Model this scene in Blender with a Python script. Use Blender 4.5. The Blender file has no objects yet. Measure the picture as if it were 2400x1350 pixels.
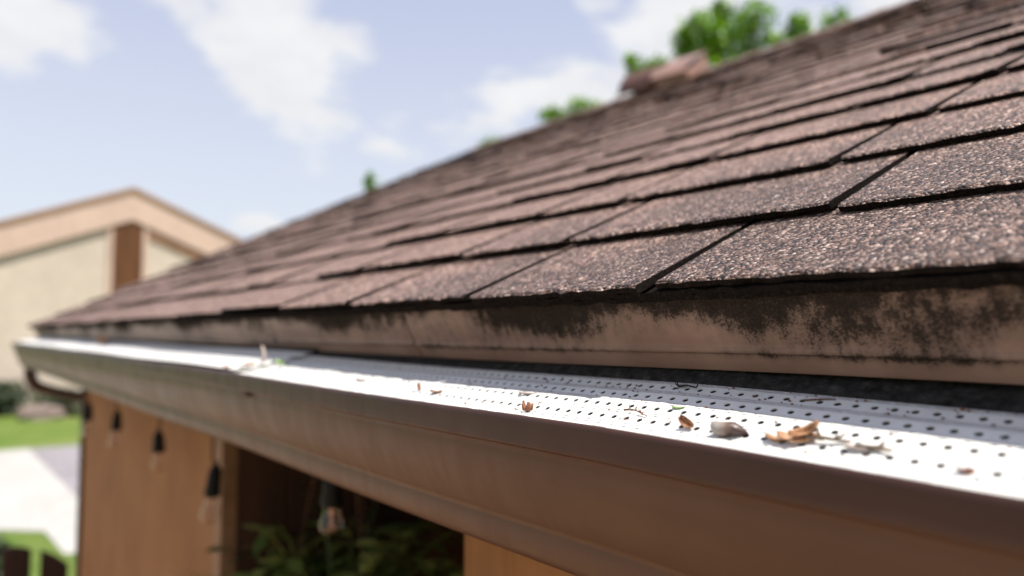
import bpy, bmesh, math, random
import numpy as np
from math import sin, cos, radians, pi, sqrt, atan2
from mathutils import Vector, Matrix

# ------------------------------------------------------------------ camera, sky, sun, exposure
sc = bpy.context.scene
COL = sc.collection
H = 2.3                                   # camera height above the ground
FPX, TH, PIT = 1688.6, 0.680036, 0.0615085
FW = np.array([sin(TH)*cos(PIT), cos(TH)*cos(PIT), sin(PIT)])
RT = np.array([cos(TH), -sin(TH), 0.0])
UP = np.cross(RT, FW)
CAMP = np.array([0.0, 0.0, H])
cd = bpy.data.cameras.new('camera'); cam = bpy.data.objects.new('camera', cd); COL.objects.link(cam)
cd.sensor_width = 36; cd.lens = 36*FPX/2400
cd.clip_start = 0.01; cd.clip_end = 2000
cam.matrix_world = Matrix(((RT[0], UP[0], -FW[0], 0), (RT[1], UP[1], -FW[1], 0), (RT[2], UP[2], -FW[2], H), (0, 0, 0, 1)))
cd.dof.use_dof = True; cd.dof.focus_distance = 0.465; cd.dof.aperture_fstop = 3.3; cd.dof.aperture_blades = 0
sc.camera = cam
sc.render.engine = 'CYCLES'
sc.cycles.use_denoising = True
sc.cycles.max_bounces = 8; sc.cycles.transparent_max_bounces = 12
sc.view_settings.view_transform = 'Standard'; sc.view_settings.look = 'None'
sc.view_settings.gamma = 1; sc.view_settings.use_curve_mapping = False
sc.view_settings.exposure = 0.95

SUNV = Vector((0.115, -0.40, 0.91)).normalized()      # towards the sun
sl = bpy.data.lights.new('sun', 'SUN'); so = bpy.data.objects.new('sun', sl); COL.objects.link(so)
sl.energy = 4.0; sl.angle = radians(0.53); sl.color = (1.0, 0.955, 0.88)
so.rotation_euler = SUNV.to_track_quat('Z', 'Y').to_euler(); so.location = SUNV*30

def ray(x, y): return FW + (x-1200)/FPX*RT + (675-y)/FPX*UP
def on(x, y, axis, val):                  # the point a pixel meets on an axis plane
    d = ray(x, y); return CAMP + d*((val-CAMP[axis])/d[axis])
def proj(P):
    P = np.asarray(P, float)-CAMP; w = P@FW
    return 1200+FPX*(P@RT)/w, 675-FPX*(P@UP)/w, w

# ------------------------------------------------------------------ node helpers
class T:
    def __init__(s, nt): s.nt = nt
    def n(s, typ, **kw):
        nd = s.nt.nodes.new(typ)
        for k, v in kw.items(): setattr(nd, k, v)
        return nd
    def put(s, sock, v):
        if isinstance(v, bpy.types.NodeSocket): s.nt.links.new(v, sock)
        elif v is not None: sock.default_value = v
    def m(s, op, a, b=None, c=None, clamp=False):
        nd = s.n('ShaderNodeMath', operation=op); nd.use_clamp = clamp
        s.put(nd.inputs[0], a); s.put(nd.inputs[1], b)
        if c is not None: s.put(nd.inputs[2], c)
        return nd.outputs[0]
    def vm(s, op, a, b=None):
        nd = s.n('ShaderNodeVectorMath', operation=op); s.put(nd.inputs[0], a); s.put(nd.inputs[1], b)
        return nd.outputs['Value'] if op in ('DOT_PRODUCT', 'LENGTH') else nd.outputs[0]
    def noise(s, vec, scale, detail=4, rough=0.55, dist=0.0):
        nd = s.n('ShaderNodeTexNoise'); s.put(nd.inputs['Vector'], vec)
        nd.inputs['Scale'].default_value = scale; nd.inputs['Detail'].default_value = detail
        nd.inputs['Roughness'].default_value = rough; nd.inputs['Distortion'].default_value = dist
        return nd.outputs[0]
    def map(s, v, a, b, c=0.0, d=1.0, smooth=True):
        nd = s.n('ShaderNodeMapRange'); nd.interpolation_type = 'SMOOTHSTEP' if smooth else 'LINEAR'
        s.put(nd.inputs[0], v)
        for i, q in enumerate((a, b, c, d)): s.put(nd.inputs[1+i], q)
        return nd.outputs[0]
    def mix(s, f, a, b, mode='MIX'):
        nd = s.n('ShaderNodeMix', data_type='RGBA', blend_type=mode)
        s.put(nd.inputs[0], f)
        for sock, v in ((nd.inputs[6], a), (nd.inputs[7], b)):
            s.put(sock, (*v, 1.0) if isinstance(v, tuple) and len(v) == 3 else v)
        return nd.outputs[2]
    def ramp(s, f, stops):
        nd = s.n('ShaderNodeValToRGB'); s.put(nd.inputs[0], f); cr = nd.color_ramp
        while len(cr.elements) < len(stops): cr.elements.new(0.5)
        for e, (p, c) in zip(cr.elements, stops): e.position = p; e.color = (*c, 1)
        return nd.outputs[0]
    def pos(s, scale=None):
        g = s.n('ShaderNodeNewGeometry').outputs['Position']
        return s.vm('MULTIPLY', g, scale) if scale else g
    def bump(s, h, strength, dist, normal=None):
        nd = s.n('ShaderNodeBump'); nd.inputs['Strength'].default_value = strength
        nd.inputs['Distance'].default_value = dist; s.put(nd.inputs['Height'], h)
        if normal is not None: s.put(nd.inputs['Normal'], normal)
        return nd.outputs[0]
MATS = {}
def mat(name):
    def deco(fn):
        mt = bpy.data.materials.new(name); mt.use_nodes = True
        nt = mt.node_tree; b = nt.nodes['Principled BSDF']; t = T(nt)
        fn(t, b); MATS[name] = mt; return mt
    return deco
def simple(name, col, rough=0.6, var=0.12, scale=40, bump=0.0, spec=0.4, stretch=None):
    mt = bpy.data.materials.new(name); mt.use_nodes = True
    t = T(mt.node_tree); b = mt.node_tree.nodes['Principled BSDF']
    p = t.pos(stretch); n1 = t.noise(p, scale, 5); n2 = t.noise(p, scale*0.13, 3)
    f = t.m('ADD', t.m('MULTIPLY', n1, .6), t.m('MULTIPLY', n2, .6))
    lo = tuple(c*(1-var*2) for c in col); hi = tuple(min(1, c*(1+var*2)) for c in col)
    t.put(b.inputs['Base Color'], t.mix(t.map(f, .35, .85), lo, hi))
    b.inputs['Roughness'].default_value = rough; b.inputs['Specular IOR Level'].default_value = spec
    if bump: t.put(b.inputs['Normal'], t.bump(n1, 0.6, bump))
    MATS[name] = mt; return mt

# ------------------------------------------------------------------ sky
wd = bpy.data.worlds.new('World'); sc.world = wd; wd.use_nodes = True
t = T(wd.node_tree); bg = wd.node_tree.nodes['Background']
sky = t.n('ShaderNodeTexSky', sky_type='NISHITA'); sky.sun_disc = False
sky.sun_elevation = math.asin(SUNV.z); sky.sun_rotation = atan2(SUNV.x, SUNV.y)
sky.air_density = 1.0; sky.dust_density = 2.2; sky.ozone_density = 1.2; sky.altitude = 0
WSTR = 0.125
dirv = t.n('ShaderNodeTexCoord').outputs['Generated']
sep = t.n('ShaderNodeSeparateXYZ'); t.put(sep.inputs[0], dirv)
zc = t.m('ADD', t.m('MAXIMUM', sep.outputs[2], 0.0), 0.22)
cp = t.n('ShaderNodeCombineXYZ'); t.put(cp.inputs[0], t.m('DIVIDE', sep.outputs[0], zc)); t.put(cp.inputs[1], t.m('DIVIDE', sep.outputs[1], zc))
layer = cp.outputs[0]
nz = t.noise(layer, 4.2, 7, .58, .2)
nlow = t.noise(layer, 0.9, 3, .5)
def cloud(x, y, rx, ry, rot, amp):
    c = ray(x, y); c = c/np.linalg.norm(c)
    e1 = np.cross(c, [0, 0, 1.0]); e1 /= np.linalg.norm(e1); e2 = np.cross(e1, c)
    a = radians(rot); f1 = e1*cos(a)+e2*sin(a); f2 = -e1*sin(a)+e2*cos(a)
    dz = t.m('MAXIMUM', t.vm('DOT_PRODUCT', dirv, tuple(c)), 0.05)
    u = t.m('DIVIDE', t.m('DIVIDE', t.vm('DOT_PRODUCT', dirv, tuple(f1)), dz), rx/FPX)
    v = t.m('DIVIDE', t.m('DIVIDE', t.vm('DOT_PRODUCT', dirv, tuple(f2)), dz), ry/FPX)
    r2 = t.m('ADD', t.m('MULTIPLY', u, u), t.m('MULTIPLY', v, v))
    return t.m('MULTIPLY', t.m('MAXIMUM', t.m('SUBTRACT', 1.0, r2), -0.6), amp)
CL = [(520, 10, 230, 110, 4, 1.0), (640, 130, 230, 150, -42, 1.0), (800, 90, 120, 60, 10, .7), (40, 40, 170, 100, -10, .95), (150, 120, 90, 50, -35, .6),
      (1120, 270, 260, 80, 12, .62), (1370, 190, 230, 110, 8, .72), (1650, 60, 420, 130, 15, .85), (1400, 10, 70, 40, 0, .6), (760, 385, 130, 34, 4, .5),
      (600, 530, 60, 50, 0, .62), (930, 350, 110, 40, 10, .5), (2100, -120, 420, 180, 10, .8)]
base = None
for c in CL:
    g = cloud(*c)
    base = g if base is None else t.m('MAXIMUM', base, g)
base = t.m('MAXIMUM', base, t.map(nlow, .50, .68, -0.6, .55))
dens = t.m('ADD', base, t.m('MULTIPLY', t.m('SUBTRACT', nz, .5), 3.2))
cmask = t.m('MULTIPLY', t.map(dens, .10, .80), .96)
ccol = t.mix(t.map(t.noise(layer, 5.0, 4), .3, .75), (3.45, 3.5, 3.62), (3.85, 3.86, 3.9))
hz = t.mix(t.map(sep.outputs[2], 0.0, .8, .85, .84), sky.outputs[0], t.mix(t.map(sep.outputs[2], .12, .55), (3.15, 3.28, 3.62), (2.25, 2.42, 3.24)))   # thin high haze
t.put(bg.inputs[0], t.mix(cmask, hz, ccol)); bg.inputs[1].default_value = WSTR

# ------------------------------------------------------------------ object helpers
def mesh(name, V, F, mt, parent=None, smooth=False, loc=None, kind=None):
    me = bpy.data.meshes.new(name)
    me.from_pydata([tuple(map(float, v)) for v in V], [], F); me.update()
    if mt: me.materials.append(MATS[mt])
    if smooth: me.polygons.foreach_set('use_smooth', [True]*len(me.polygons))
    o = bpy.data.objects.new(name, me); COL.objects.link(o)
    if parent: o.parent = parent
    if loc is not None: o.location = loc
    if kind: o['kind'] = kind
    return o
def thing(name, label, cat, loc=(0, 0, 0), group=None):
    o = bpy.data.objects.new(name, None); COL.objects.link(o); o.location = tuple(map(float, loc))
    o['label'] = label; o['category'] = cat; o.empty_display_size = .1
    if group: o['group'] = group
    return o
def tag(o, label, cat, group=None):
    o['label'] = label; o['category'] = cat
    if group: o['group'] = group
    return o
class MB:
    def __init__(s): s.V = []; s.F = []
    def add(s, V, F):
        k = len(s.V); s.V += [tuple(map(float, v)) for v in V]; s.F += [tuple(i+k for i in f) for f in F]; return s
    def box(s, a, b):
        (x0, y0, z0), (x1, y1, z1) = a, b
        return s.add([(x0, y0, z0), (x1, y0, z0), (x1, y1, z0), (x0, y1, z0), (x0, y0, z1), (x1, y0, z1), (x1, y1, z1), (x0, y1, z1)],
                     [(3, 2, 1, 0), (4, 5, 6, 7), (0, 1, 5, 4), (1, 2, 6, 5), (2, 3, 7, 6), (3, 0, 4, 7)])
    def tube(s, pts, rad, n=8, cap=True):
        pts = [Vector(p) for p in pts]; k = len(pts)
        if not hasattr(rad, '__len__'): rad = [rad]*k
        V = []; F = []; up = Vector((.31, .22, .93)).normalized()
        for i, p in enumerate(pts):
            d = (pts[min(i+1, k-1)]-pts[max(i-1, 0)]).normalized()
            a = d.cross(up)
            if a.length < .1: a = d.cross(Vector((1, 0, 0)))
            a.normalize(); b = d.cross(a)
            for j in range(n): V.append(p+(a*cos(2*pi*j/n)+b*sin(2*pi*j/n))*rad[i])
        for i in range(k-1):
            for j in range(n): F.append((i*n+j, i*n+(j+1) % n, (i+1)*n+(j+1) % n, (i+1)*n+j))
        if cap: F += [tuple(range(n))[::-1], tuple(range((k-1)*n, k*n))]
        return s.add(V, F)
    def lathe(s, prof, n=16, axis=None, o=(0, 0, 0)):            # prof: (radius, height)
        V = []; F = []; k = len(prof)
        for r, h in prof:
            for j in range(n): V.append((o[0]+r*cos(2*pi*j/n), o[1]+r*sin(2*pi*j/n), o[2]+h))
        for i in range(k-1):
            for j in range(n): F.append((i*n+j, i*n+(j+1) % n, (i+1)*n+(j+1) % n, (i+1)*n+j))
        return s.add(V, F)
    def prism(s, prof, ys, dz=None, closed=True):               # (x, z) outline swept along y
        k = len(prof); V = []; F = []
        for y in ys:
            d = dz(y) if dz else 0
            V += [(x, y, z+d) for x, z in prof]
        for i in range(len(ys)-1):
            for j in range(k if closed else k-1):
                F.append((i*k+j, i*k+(j+1) % k, (i+1)*k+(j+1) % k, (i+1)*k+j))
        if closed: F += [tuple(range(k))[::-1], tuple(range((len(ys)-1)*k, len(ys)*k))]
        return s.add(V, F)
    def build(s, name, mt, parent=None, smooth=False, kind=None, loc=None):
        return mesh(name, s.V, s.F, mt, parent, smooth, loc, kind)
def recalc(o):
    bm = bmesh.new(); bm.from_mesh(o.data); bmesh.ops.recalc_face_normals(bm, faces=bm.faces); bm.to_mesh(o.data); bm.free(); return o
def bevel(o, w, seg=2):
    m = o.modifiers.new('bevel', 'BEVEL'); m.width = w; m.segments = seg; m.limit_method = 'ANGLE'; return o

# ------------------------------------------------------------------ the roof's frame of reference
Q = 0.455717; S = 0.37
SV = np.array([cos(Q), 0, sin(Q)]); NV = np.array([-sin(Q), 0, cos(Q)]); YV = np.array([0, 1.0, 0])
E0 = np.array([S, 0, H+0.0764*S])          # eave edge at y = 0
EX, OFF, UU, YEND, YBEG = 0.3875*S, 0.350*S, 8.04*S, 4.2, -1.3
def rp(y, tt, h): return E0+YV*y+SV*tt+NV*h
def roof_px(x, y):
    d = ray(x, y); P = CAMP+d*(((E0-CAMP)@NV)/(d@NV)); return P[1], (P-E0)@SV

# ------------------------------------------------------------------ materials
@mat('shingle')
def _(t, b):
    P = t.pos(); geo = t.n('ShaderNodeNewGeometry'); isl = geo.outputs['Random Per Island']
    vo = t.n('ShaderNodeTexVoronoi', feature='F1'); vo.inputs['Scale'].default_value = 430; vo.inputs['Randomness'].default_value = 1
    warp = t.n('ShaderNodeVectorMath', operation='ADD'); t.put(warp.inputs[0], P)
    t.put(vo.inputs['Vector'], P)
    sp = t.n('ShaderNodeSeparateColor'); t.put(sp.inputs[0], vo.outputs['Color'])
    g = sp.outputs[0]
    c = t.ramp(g, [(0.0, (.014, .009, .007)), (.30, (.050, .030, .024)), (.56, (.155, .098, .077)), (.80, (.280, .190, .154)), (.94, (.46, .36, .31)), (1.0, (.74, .65, .58))])
    tint = t.ramp(isl, [(0.0, (.40, .34, .33)), (.18, (.56, .49, .47)), (.30, (1.20, 1.06, 1.0)), (.8, (1.50, 1.30, 1.22)), (1.0, (.92, .82, .78))])
    c = t.mix(1.0, c, tint, 'MULTIPLY')
    # greyer, blackened blotches of algae low down; near-end darkening paints in grain shade
    al = t.noise(P, 7.5, 5, .6); al2 = t.noise(t.vm('MULTIPLY', P, (1, 2.2, 1)), 38, 4, .6)
    dn = t.vm('DOT_PRODUCT', t.vm('SUBTRACT', P, tuple(E0)), tuple(SV))
    low = t.map(dn, .02, .50, .12, -.10)
    yy = t.n('ShaderNodeSeparateXYZ'); t.put(yy.inputs[0], P)
    low = t.m('ADD', low, t.map(yy.outputs[1], .20, 1.0, .30, -.05))
    am = t.map(t.m('ADD', t.m('ADD', t.m('MULTIPLY', al, .62), t.m('MULTIPLY', al2, .4)), low), .60, .88)
    c = t.mix(t.m('MULTIPLY', am, .75), c, t.mix(1.0, c, (.31, .32, .33), 'MULTIPLY'))
    t.put(b.inputs['Base Color'], c)
    t.put(b.inputs['Roughness'], t.map(sp.outputs[1], 0, 1, .42, .85, False)); b.inputs['Specular IOR Level'].default_value = .45
    hh = t.m('ADD', t.m('SUBTRACT', .55, vo.outputs['Distance']), t.m('MULTIPLY', sp.outputs[2], .45))
    n0 = t.bump(t.noise(P, 60, 3), .35, .004)
    t.put(b.inputs['Normal'], t.bump(hh, 1.0, .0022, n0))
@mat('starter')
def _(t, b):
    P = t.pos(); n = t.noise(P, 420, 4, .7)
    t.put(b.inputs['Base Color'], t.ramp(n, [(.40, (.006, .005, .004)), (.62, (.016, .011, .009)), (.80, (.10, .06, .035))]))
    b.inputs['Roughness'].default_value = .95; b.inputs['Specular IOR Level'].default_value = .05; t.put(b.inputs['Normal'], t.bump(n, 1, .002))
@mat('fascia')
def _(t, b):
    P = t.pos()
    dn = t.vm('DOT_PRODUCT', t.vm('SUBTRACT', P, tuple(E0)), tuple(-NV))       # depth below the roof plane
    yv = t.n('ShaderNodeSeparateXYZ'); t.put(yv.inputs[0], P)
    brush = t.noise(t.vm('MULTIPLY', P, (900, 5, 900)), 1.0, 3, .6)
    worn = t.noise(P, 14, 4)
    c = t.mix(t.map(worn, .3, .7), (.205, .115, .078), (.27, .160, .112))
    c = t.mix(t.map(brush, .62, .80, 0, .35), c, (.27, .185, .14))
    grey = t.map(yv.outputs[1], .45, 2.2)                                       # paler, greyer paint further along
    c = t.mix(t.m('MULTIPLY', grey, .7), c, (.40, .31, .25))
    big = t.map(t.noise(t.vm('MULTIPLY', P, (1, .55, 1)), 15, 3, .55, .3), .30, .70, 0.0, 1.0, False)
    med = t.noise(t.vm('MULTIPLY', P, (1, 1.0, .8)), 110, 4, .68)
    fin = t.noise(t.vm('MULTIPLY', P, (1, .8, 1)), 680, 3, .75)
    run = t.noise(t.vm('MULTIPLY', P, (5, 95, 5)), 1.0, 4, .65)                 # runs washed down the face
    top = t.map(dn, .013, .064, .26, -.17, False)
    crs = t.m('MULTIPLY', t.m('SUBTRACT', 1.0, t.map(t.m('ABSOLUTE', t.m('SUBTRACT', dn, .0555)), .0, .006)), .16)
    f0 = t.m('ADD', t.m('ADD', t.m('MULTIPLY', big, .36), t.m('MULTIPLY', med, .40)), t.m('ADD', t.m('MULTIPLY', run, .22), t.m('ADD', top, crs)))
    f = t.m('ADD', f0, t.m('MULTIPLY', fin, .52))
    mk = t.map(f, .805, 1.0)
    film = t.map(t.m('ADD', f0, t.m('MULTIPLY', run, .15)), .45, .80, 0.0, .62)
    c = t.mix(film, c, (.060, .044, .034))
    mold = t.mix(t.map(fin, .4, .7), (.010, .008, .007), (.034, .027, .022))
    t.put(b.inputs['Base Color'], t.mix(t.m('MULTIPLY', mk, .93), c, mold))
    t.put(b.inputs['Roughness'], t.map(mk, 0, 1, .48, .95)); t.put(b.inputs['Specular IOR Level'], t.map(mk, 0, 1, .28, .03))
    t.put(b.inputs['Normal'], t.bump(t.m('ADD', t.m('MULTIPLY', brush, .25), t.m('MULTIPLY', t.m('MULTIPLY', mk, fin), 1.0)), .5, .0012))
@mat('gutter_paint')
def _(t, b):
    P = t.pos(); n = t.noise(P, 9, 5); streak = t.noise(t.vm('MULTIPLY', P, (30, 45, 5)), 1.0, 5, .7, .5); fine = t.noise(P, 700, 3, .8)
    c = t.mix(t.map(n, .3, .72), (.044, .019, .013), (.060, .027, .019))
    c = t.mix(t.map(streak, .60, .80, 0, .28), c, (.16, .095, .065))
    c = t.mix(t.map(fine, .72, .80, 0, .5), c, (.30, .22, .16))
    zz = t.n('ShaderNodeSeparateXYZ'); t.put(zz.inputs[0], P)
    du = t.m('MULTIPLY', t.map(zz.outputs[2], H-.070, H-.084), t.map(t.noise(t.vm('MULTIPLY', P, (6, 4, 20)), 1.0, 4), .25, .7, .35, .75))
    c = t.mix(du, c, (.108, .053, .027))                                        # ground bounce painted in as a lighter colour below the lip step
    t.put(b.inputs['Base Color'], c); t.put(b.inputs['Roughness'], t.map(streak, .3, .8, .34, .52)); b.inputs['Specular IOR Level'].default_value = .28
    t.put(b.inputs['Normal'], t.bump(t.noise(P, 35, 4), .15, .0015))
@mat('guard_white')
def _(t, b):
    P = t.pos(); n = t.noise(P, 60, 5, .65); d = t.noise(t.vm('MULTIPLY', P, (1, .35, 1)), 210, 4, .7)
    c = t.mix(t.map(n, .35, .7), (.68, .665, .63), (.76, .745, .71))
    c = t.mix(t.map(d, .66, .80, 0, .55), c, (.42, .36, .30))
    t.put(b.inputs['Base Color'], c); b.inputs['Roughness'].default_value = .42
@mat('grime')
def _(t, b):
    P = t.pos(); n = t.noise(P, 130, 6, .7)
    t.put(b.inputs['Base Color'], t.ramp(n, [(.35, (.016, .014, .013)), (.6, (.050, .045, .042)), (.75, (.12, .11, .10))]))
    b.inputs['Roughness'].default_value = .95; b.inputs['Specular IOR Level'].default_value = .05; t.put(b.inputs['Normal'], t.bump(n, .8, .003))
@mat('house_wall')
def _(t, b):
    P = t.pos(); n = t.noise(P, 5, 4); g = t.noise(t.vm('MULTIPLY', P, (60, 60, 3)), 1.0, 5, .6); f = t.noise(P, 330, 3, .7)
    c = t.mix(t.map(t.m('ADD', t.m('MULTIPLY', n, .5), t.m('MULTIPLY', g, .5)), .35, .65), (.215, .094, .030), (.295, .138, .048))
    t.put(b.inputs['Base Color'], c); b.inputs['Roughness'].default_value = .7; b.inputs['Specular IOR Level'].default_value = .25
    t.put(b.inputs['Normal'], t.bump(t.m('ADD', f, g), .5, .003))
@mat('lawn')
def _(t, b):
    P = t.pos(); n = t.noise(P, 1.1, 5); f = t.noise(P, 28, 4, .7)
    c = t.mix(t.map(n, .35, .68), (.115, .200, .030), (.200, .250, .058))
    c = t.mix(t.map(f, .35, .7), t.mix(1.0, c, (.6, .6, .55), 'MULTIPLY'), c)
    t.put(b.inputs['Base Color'], c); b.inputs['Roughness'].default_value = .8; b.inputs['Specular IOR Level'].default_value = .2
    t.put(b.inputs['Normal'], t.bump(f, 1, .03))
@mat('leaf')
def _(t, b):
    geo = t.n('ShaderNodeNewGeometry'); r = geo.outputs['Random Per Island']
    c = t.ramp(r, [(0, (.025, .080, .008)), (.3, (.085, .200, .014)), (.65, (.19, .35, .022)), (1, (.34, .48, .040))])
    t.put(b.inputs['Base Color'], c); b.inputs['Roughness'].default_value = .42; b.inputs['Specular IOR Level'].default_value = .5
    tr = t.n('ShaderNodeBsdfTranslucent'); t.put(tr.inputs[0], t.mix(1.0, c, (1.0, 1.15, .5), 'MULTIPLY'))
    ms = t.n('ShaderNodeMixShader'); ms.inputs[0].default_value = .35
    out = [x for x in t.nt.nodes if x.type == 'OUTPUT_MATERIAL'][0]
    t.put(ms.inputs[1], b.outputs[0]); t.put(ms.inputs[2], tr.outputs[0]); t.put(out.inputs[0], ms.outputs[0])
@mat('house_leaf')
def _(t, b):
    r = t.n('ShaderNodeNewGeometry').outputs['Random Per Island']
    t.put(b.inputs['Base Color'], t.ramp(r, [(0, (.040, .070, .018)), (.5, (.12, .165, .030)), (1, (.42, .42, .11))]))
    b.inputs['Roughness'].default_value = .35
@mat('shrub_leaf')
def _(t, b):
    r = t.n('ShaderNodeNewGeometry').outputs['Random Per Island']
    t.put(b.inputs['Base Color'], t.ramp(r, [(0, (.012, .026, .010)), (.7, (.030, .058, .018)), (1, (.06, .10, .03))]))
    b.inputs['Roughness'].default_value = .5
@mat('glass')
def _(t, b):
    b.inputs['Base Color'].default_value = (.95, .9, .86, 1); b.inputs['Roughness'].default_value = .03
    b.inputs['IOR'].default_value = 1.3; b.inputs['Transmission Weight'].default_value = 1.0
@mat('dry_leaf')
def _(t, b):
    P = t.pos(); r = t.n('ShaderNodeNewGeometry').outputs['Random Per Island']; n = t.noise(P, 260, 4, .65)
    c = t.mix(t.map(n, .35, .68), (.12, .042, .015), (.44, .20, .085))
    t.put(b.inputs['Base Color'], c); b.inputs['Roughness'].default_value = .6; t.put(b.inputs['Normal'], t.bump(n, .6, .001))
@mat('pale_leaf')
def _(t, b):
    n = t.noise(t.pos(), 220, 4, .65)
    t.put(b.inputs['Base Color'], t.mix(t.map(n, .35, .7), (.26, .12, .05), (.48, .26, .13))); b.inputs['Roughness'].default_value = .6
@mat('pod')
def _(t, b):
    tc = t.n('ShaderNodeTexCoord').outputs['Generated']; s = t.n('ShaderNodeSeparateXYZ'); t.put(s.inputs[0], tc)
    n = t.noise(t.pos(), 300, 4, .6); f = t.m('ADD', s.outputs[0], t.m('MULTIPLY', t.m('SUBTRACT', n, .5), .28))
    t.put(b.inputs['Base Color'], t.ramp(f, [(.18, (.28, .25, .22)), (.40, (.19, .13, .10)), (.55, (.075, .04, .03)), (.85, (.035, .015, .012))]))
    b.inputs['Roughness'].default_value = .4; t.put(b.inputs['Normal'], t.bump(n, .4, .001))
simple('twig', (.16, .115, .075), .8, .25, 500, .001)
simple('bleached_twig', (.42, .34, .30), .8, .12, 400, .001)
simple('bark_chip', (.17, .07, .035), .75, .3, 420, .001)
simple('green_chip', (.20, .30, .10), .6, .2, 300)
simple('dark_chip', (.030, .022, .018), .85, .2, 300)
simple('brown_trim', (.055, .030, .018), .6, .15, 30, .001)
simple('tan_trim', (.22, .115, .055), .6, .12, 30, .001)
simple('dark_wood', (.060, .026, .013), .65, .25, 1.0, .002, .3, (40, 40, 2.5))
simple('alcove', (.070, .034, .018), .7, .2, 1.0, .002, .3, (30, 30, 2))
simple('soffit', (.30, .20, .13), .7, .1, 20)
simple('deck', (.05, .035, .03), .9, .2, 60, .002)
simple('vent_metal_shaded', (.105, .048, .030), .42, .15, 18, .001, .35)  # darkened copy of the vent metal, the hood's shaded side painted in
simple('vent_metal', (.27, .155, .115), .38, .12, 18, .001, .5)
simple('black_plastic', (.006, .006, .006), .55, .1, 60, 0, .15)
simple('filament', (.62, .38, .26), .3, .1, 60)
simple('bounce_stone', (.42, .33, .26), .85, .1, 6, .004, .2)
simple('bounce_mulch', (.40, .26, .16), .9, .3, 25, .02, .1)
simple('concrete', (.37, .355, .335), .85, .07, 5, .004, .3)
simple('asphalt', (.22, .205, .215), .9, .1, 12, .004, .3)
simple('neighbor_wall', (.51, .425, .355), .85, .05, 4, .004, .2)
simple('neighbor_trim', (.52, .37, .30), .7, .06, 5, .003, .3)
simple('neighbor_edge', (.30, .15, .07), .7, .1, 6)
simple('neighbor_soffit', (.30, .155, .095), .7, .1, 6)
simple('neighbor_slat', (.105, .040, .014), .6, .2, 1.0, .002, .3, (8, 8, .8))
simple('neighbor_roof', (.14, .09, .07), .9, .2, 6, .01)
simple('bark', (.11, .08, .055), .9, .25, 30, .01)
simple('terracotta', (.33, .13, .065), .75, .15, 20, .002)
simple('cord', (.12, .06, .03), .8, .2, 200, .001)
simple('gate_wood', (.040, .017, .011), .6, .25, 1.0, .002, .3, (30, 30, 3))
simple('rock', (.20, .15, .13), .9, .15, 6, .02)

# ------------------------------------------------------------------ the ground
g = MB(); n = 24; R = 420
g.add([(0, 0, 0)]+[(R*cos(2*pi*i/n), R*sin(2*pi*i/n), 0) for i in range(n)], [(0, 1+i, 1+(i+1) % n) for i in range(n)])
o = g.build('lawn', 'lawn'); o['kind'] = 'structure'
def sheet(name, pts, z, m):
    o = mesh(name, [(x, y, z) for x, y in pts], [tuple(range(len(pts)))], m); o['kind'] = 'structure'; return recalc(o)
def gp(x, y):
    d = ray(x, y); k = -H/d[2]; return (d[0]*k, d[1]*k)
a = [gp(-40, 1052), gp(66, 1052), gp(182, 1168)]; c = gp(195, 1330); e = gp(150, 1300); e2 = gp(105, 1247); e3 = gp(0, 1243)
sheet('driveway', [(-16, a[1][1]), a[1], a[2], (a[2][0]+1.2, a[2][1]-1.0), (c[0]+1.5, c[1]-.2), e, e2, e3, (-16, e3[1]+.4)], .008, 'concrete')
sheet('road', [a[1], (a[1][0]+14, a[1][1]-1.0), (a[2][0]+14, a[2][1]-1), a[2]], .004, 'asphalt')
sheet('bounce_patio', [(-12, -8), (-2.61, -8), (-2.61, 4.61), (-.2, 4.61), (-.2, 8.6), (-12, 8.6)], .010, 'bounce_stone')  # unseen paving, added to throw warm bounce instead of lawn green
sheet('bounce_bed', [(-2.6, -6), (.56, -6), (.56, 4.6), (-2.6, 4.6)], .012, 'bounce_mulch')  # unseen ground, added in a light tan to bounce warmth onto gutter and wall

# ------------------------------------------------------------------ the house
house = thing('house', 'brown house with shingled gable roof and stained fascia above the gutter', 'house', (1.2, 1.5, 0))
hl = Vector(house.location)
def hb(mb, name, m, parent=None, **kw):
    o = mb.build(name, m, parent or house, **kw)
    if parent is None: o.matrix_parent_inverse = Matrix.Translation(-hl)
    return o
RX = E0[0]+SV[0]*UU; RZ = E0[2]+SV[2]*UU       # ridge
# roof deck: near and far slope as a closed slab
dk = -0.020
p0 = rp(0, .0315, dk); p1 = rp(0, UU, dk)
far_x = 2*RX-p0[0]
prof = [(p0[0], p0[2]), (RX, p1[2]), (far_x, p0[2]), (far_x, p0[2]-.03), (RX, p1[2]-.035), (p0[0]+.006, p0[2]-.028)]
roof = hb(MB().prism(prof, [YBEG-.9, YEND-.01]), 'roof', 'deck'); recalc(roof)
roof_inv = roof.matrix_world.inverted()
def rb(mb, name, m, **kw): return mb.build(name, m, roof, **kw)
# starter layers under the first course
for k, (t0, h0) in enumerate(((.004, -.0035), (.008, -.0085))):
    st = MB(); rnd = random.Random(5+k); ys = np.arange(YBEG-.9, YEND, .012); V = []; F = []
    for y in ys:
        j = rnd.uniform(-.0018, .0018); jz = rnd.uniform(-.0008, .0008)
        V += [rp(y, t0+j, h0+jz), rp(y, t0+j+.001, h0-.0042+jz), rp(y, .19, h0-.009), rp(y, .19, h0-.0055)]
    for i in range(len(ys)-1):
        for q_ in range(4): F.append((4*i+q_, 4*i+(q_+1) % 4, 4*i+4+(q_+1) % 4, 4*i+4+q_))
    recalc(rb(st.add(V, F), 'starter_strip', 'starter'))

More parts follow.
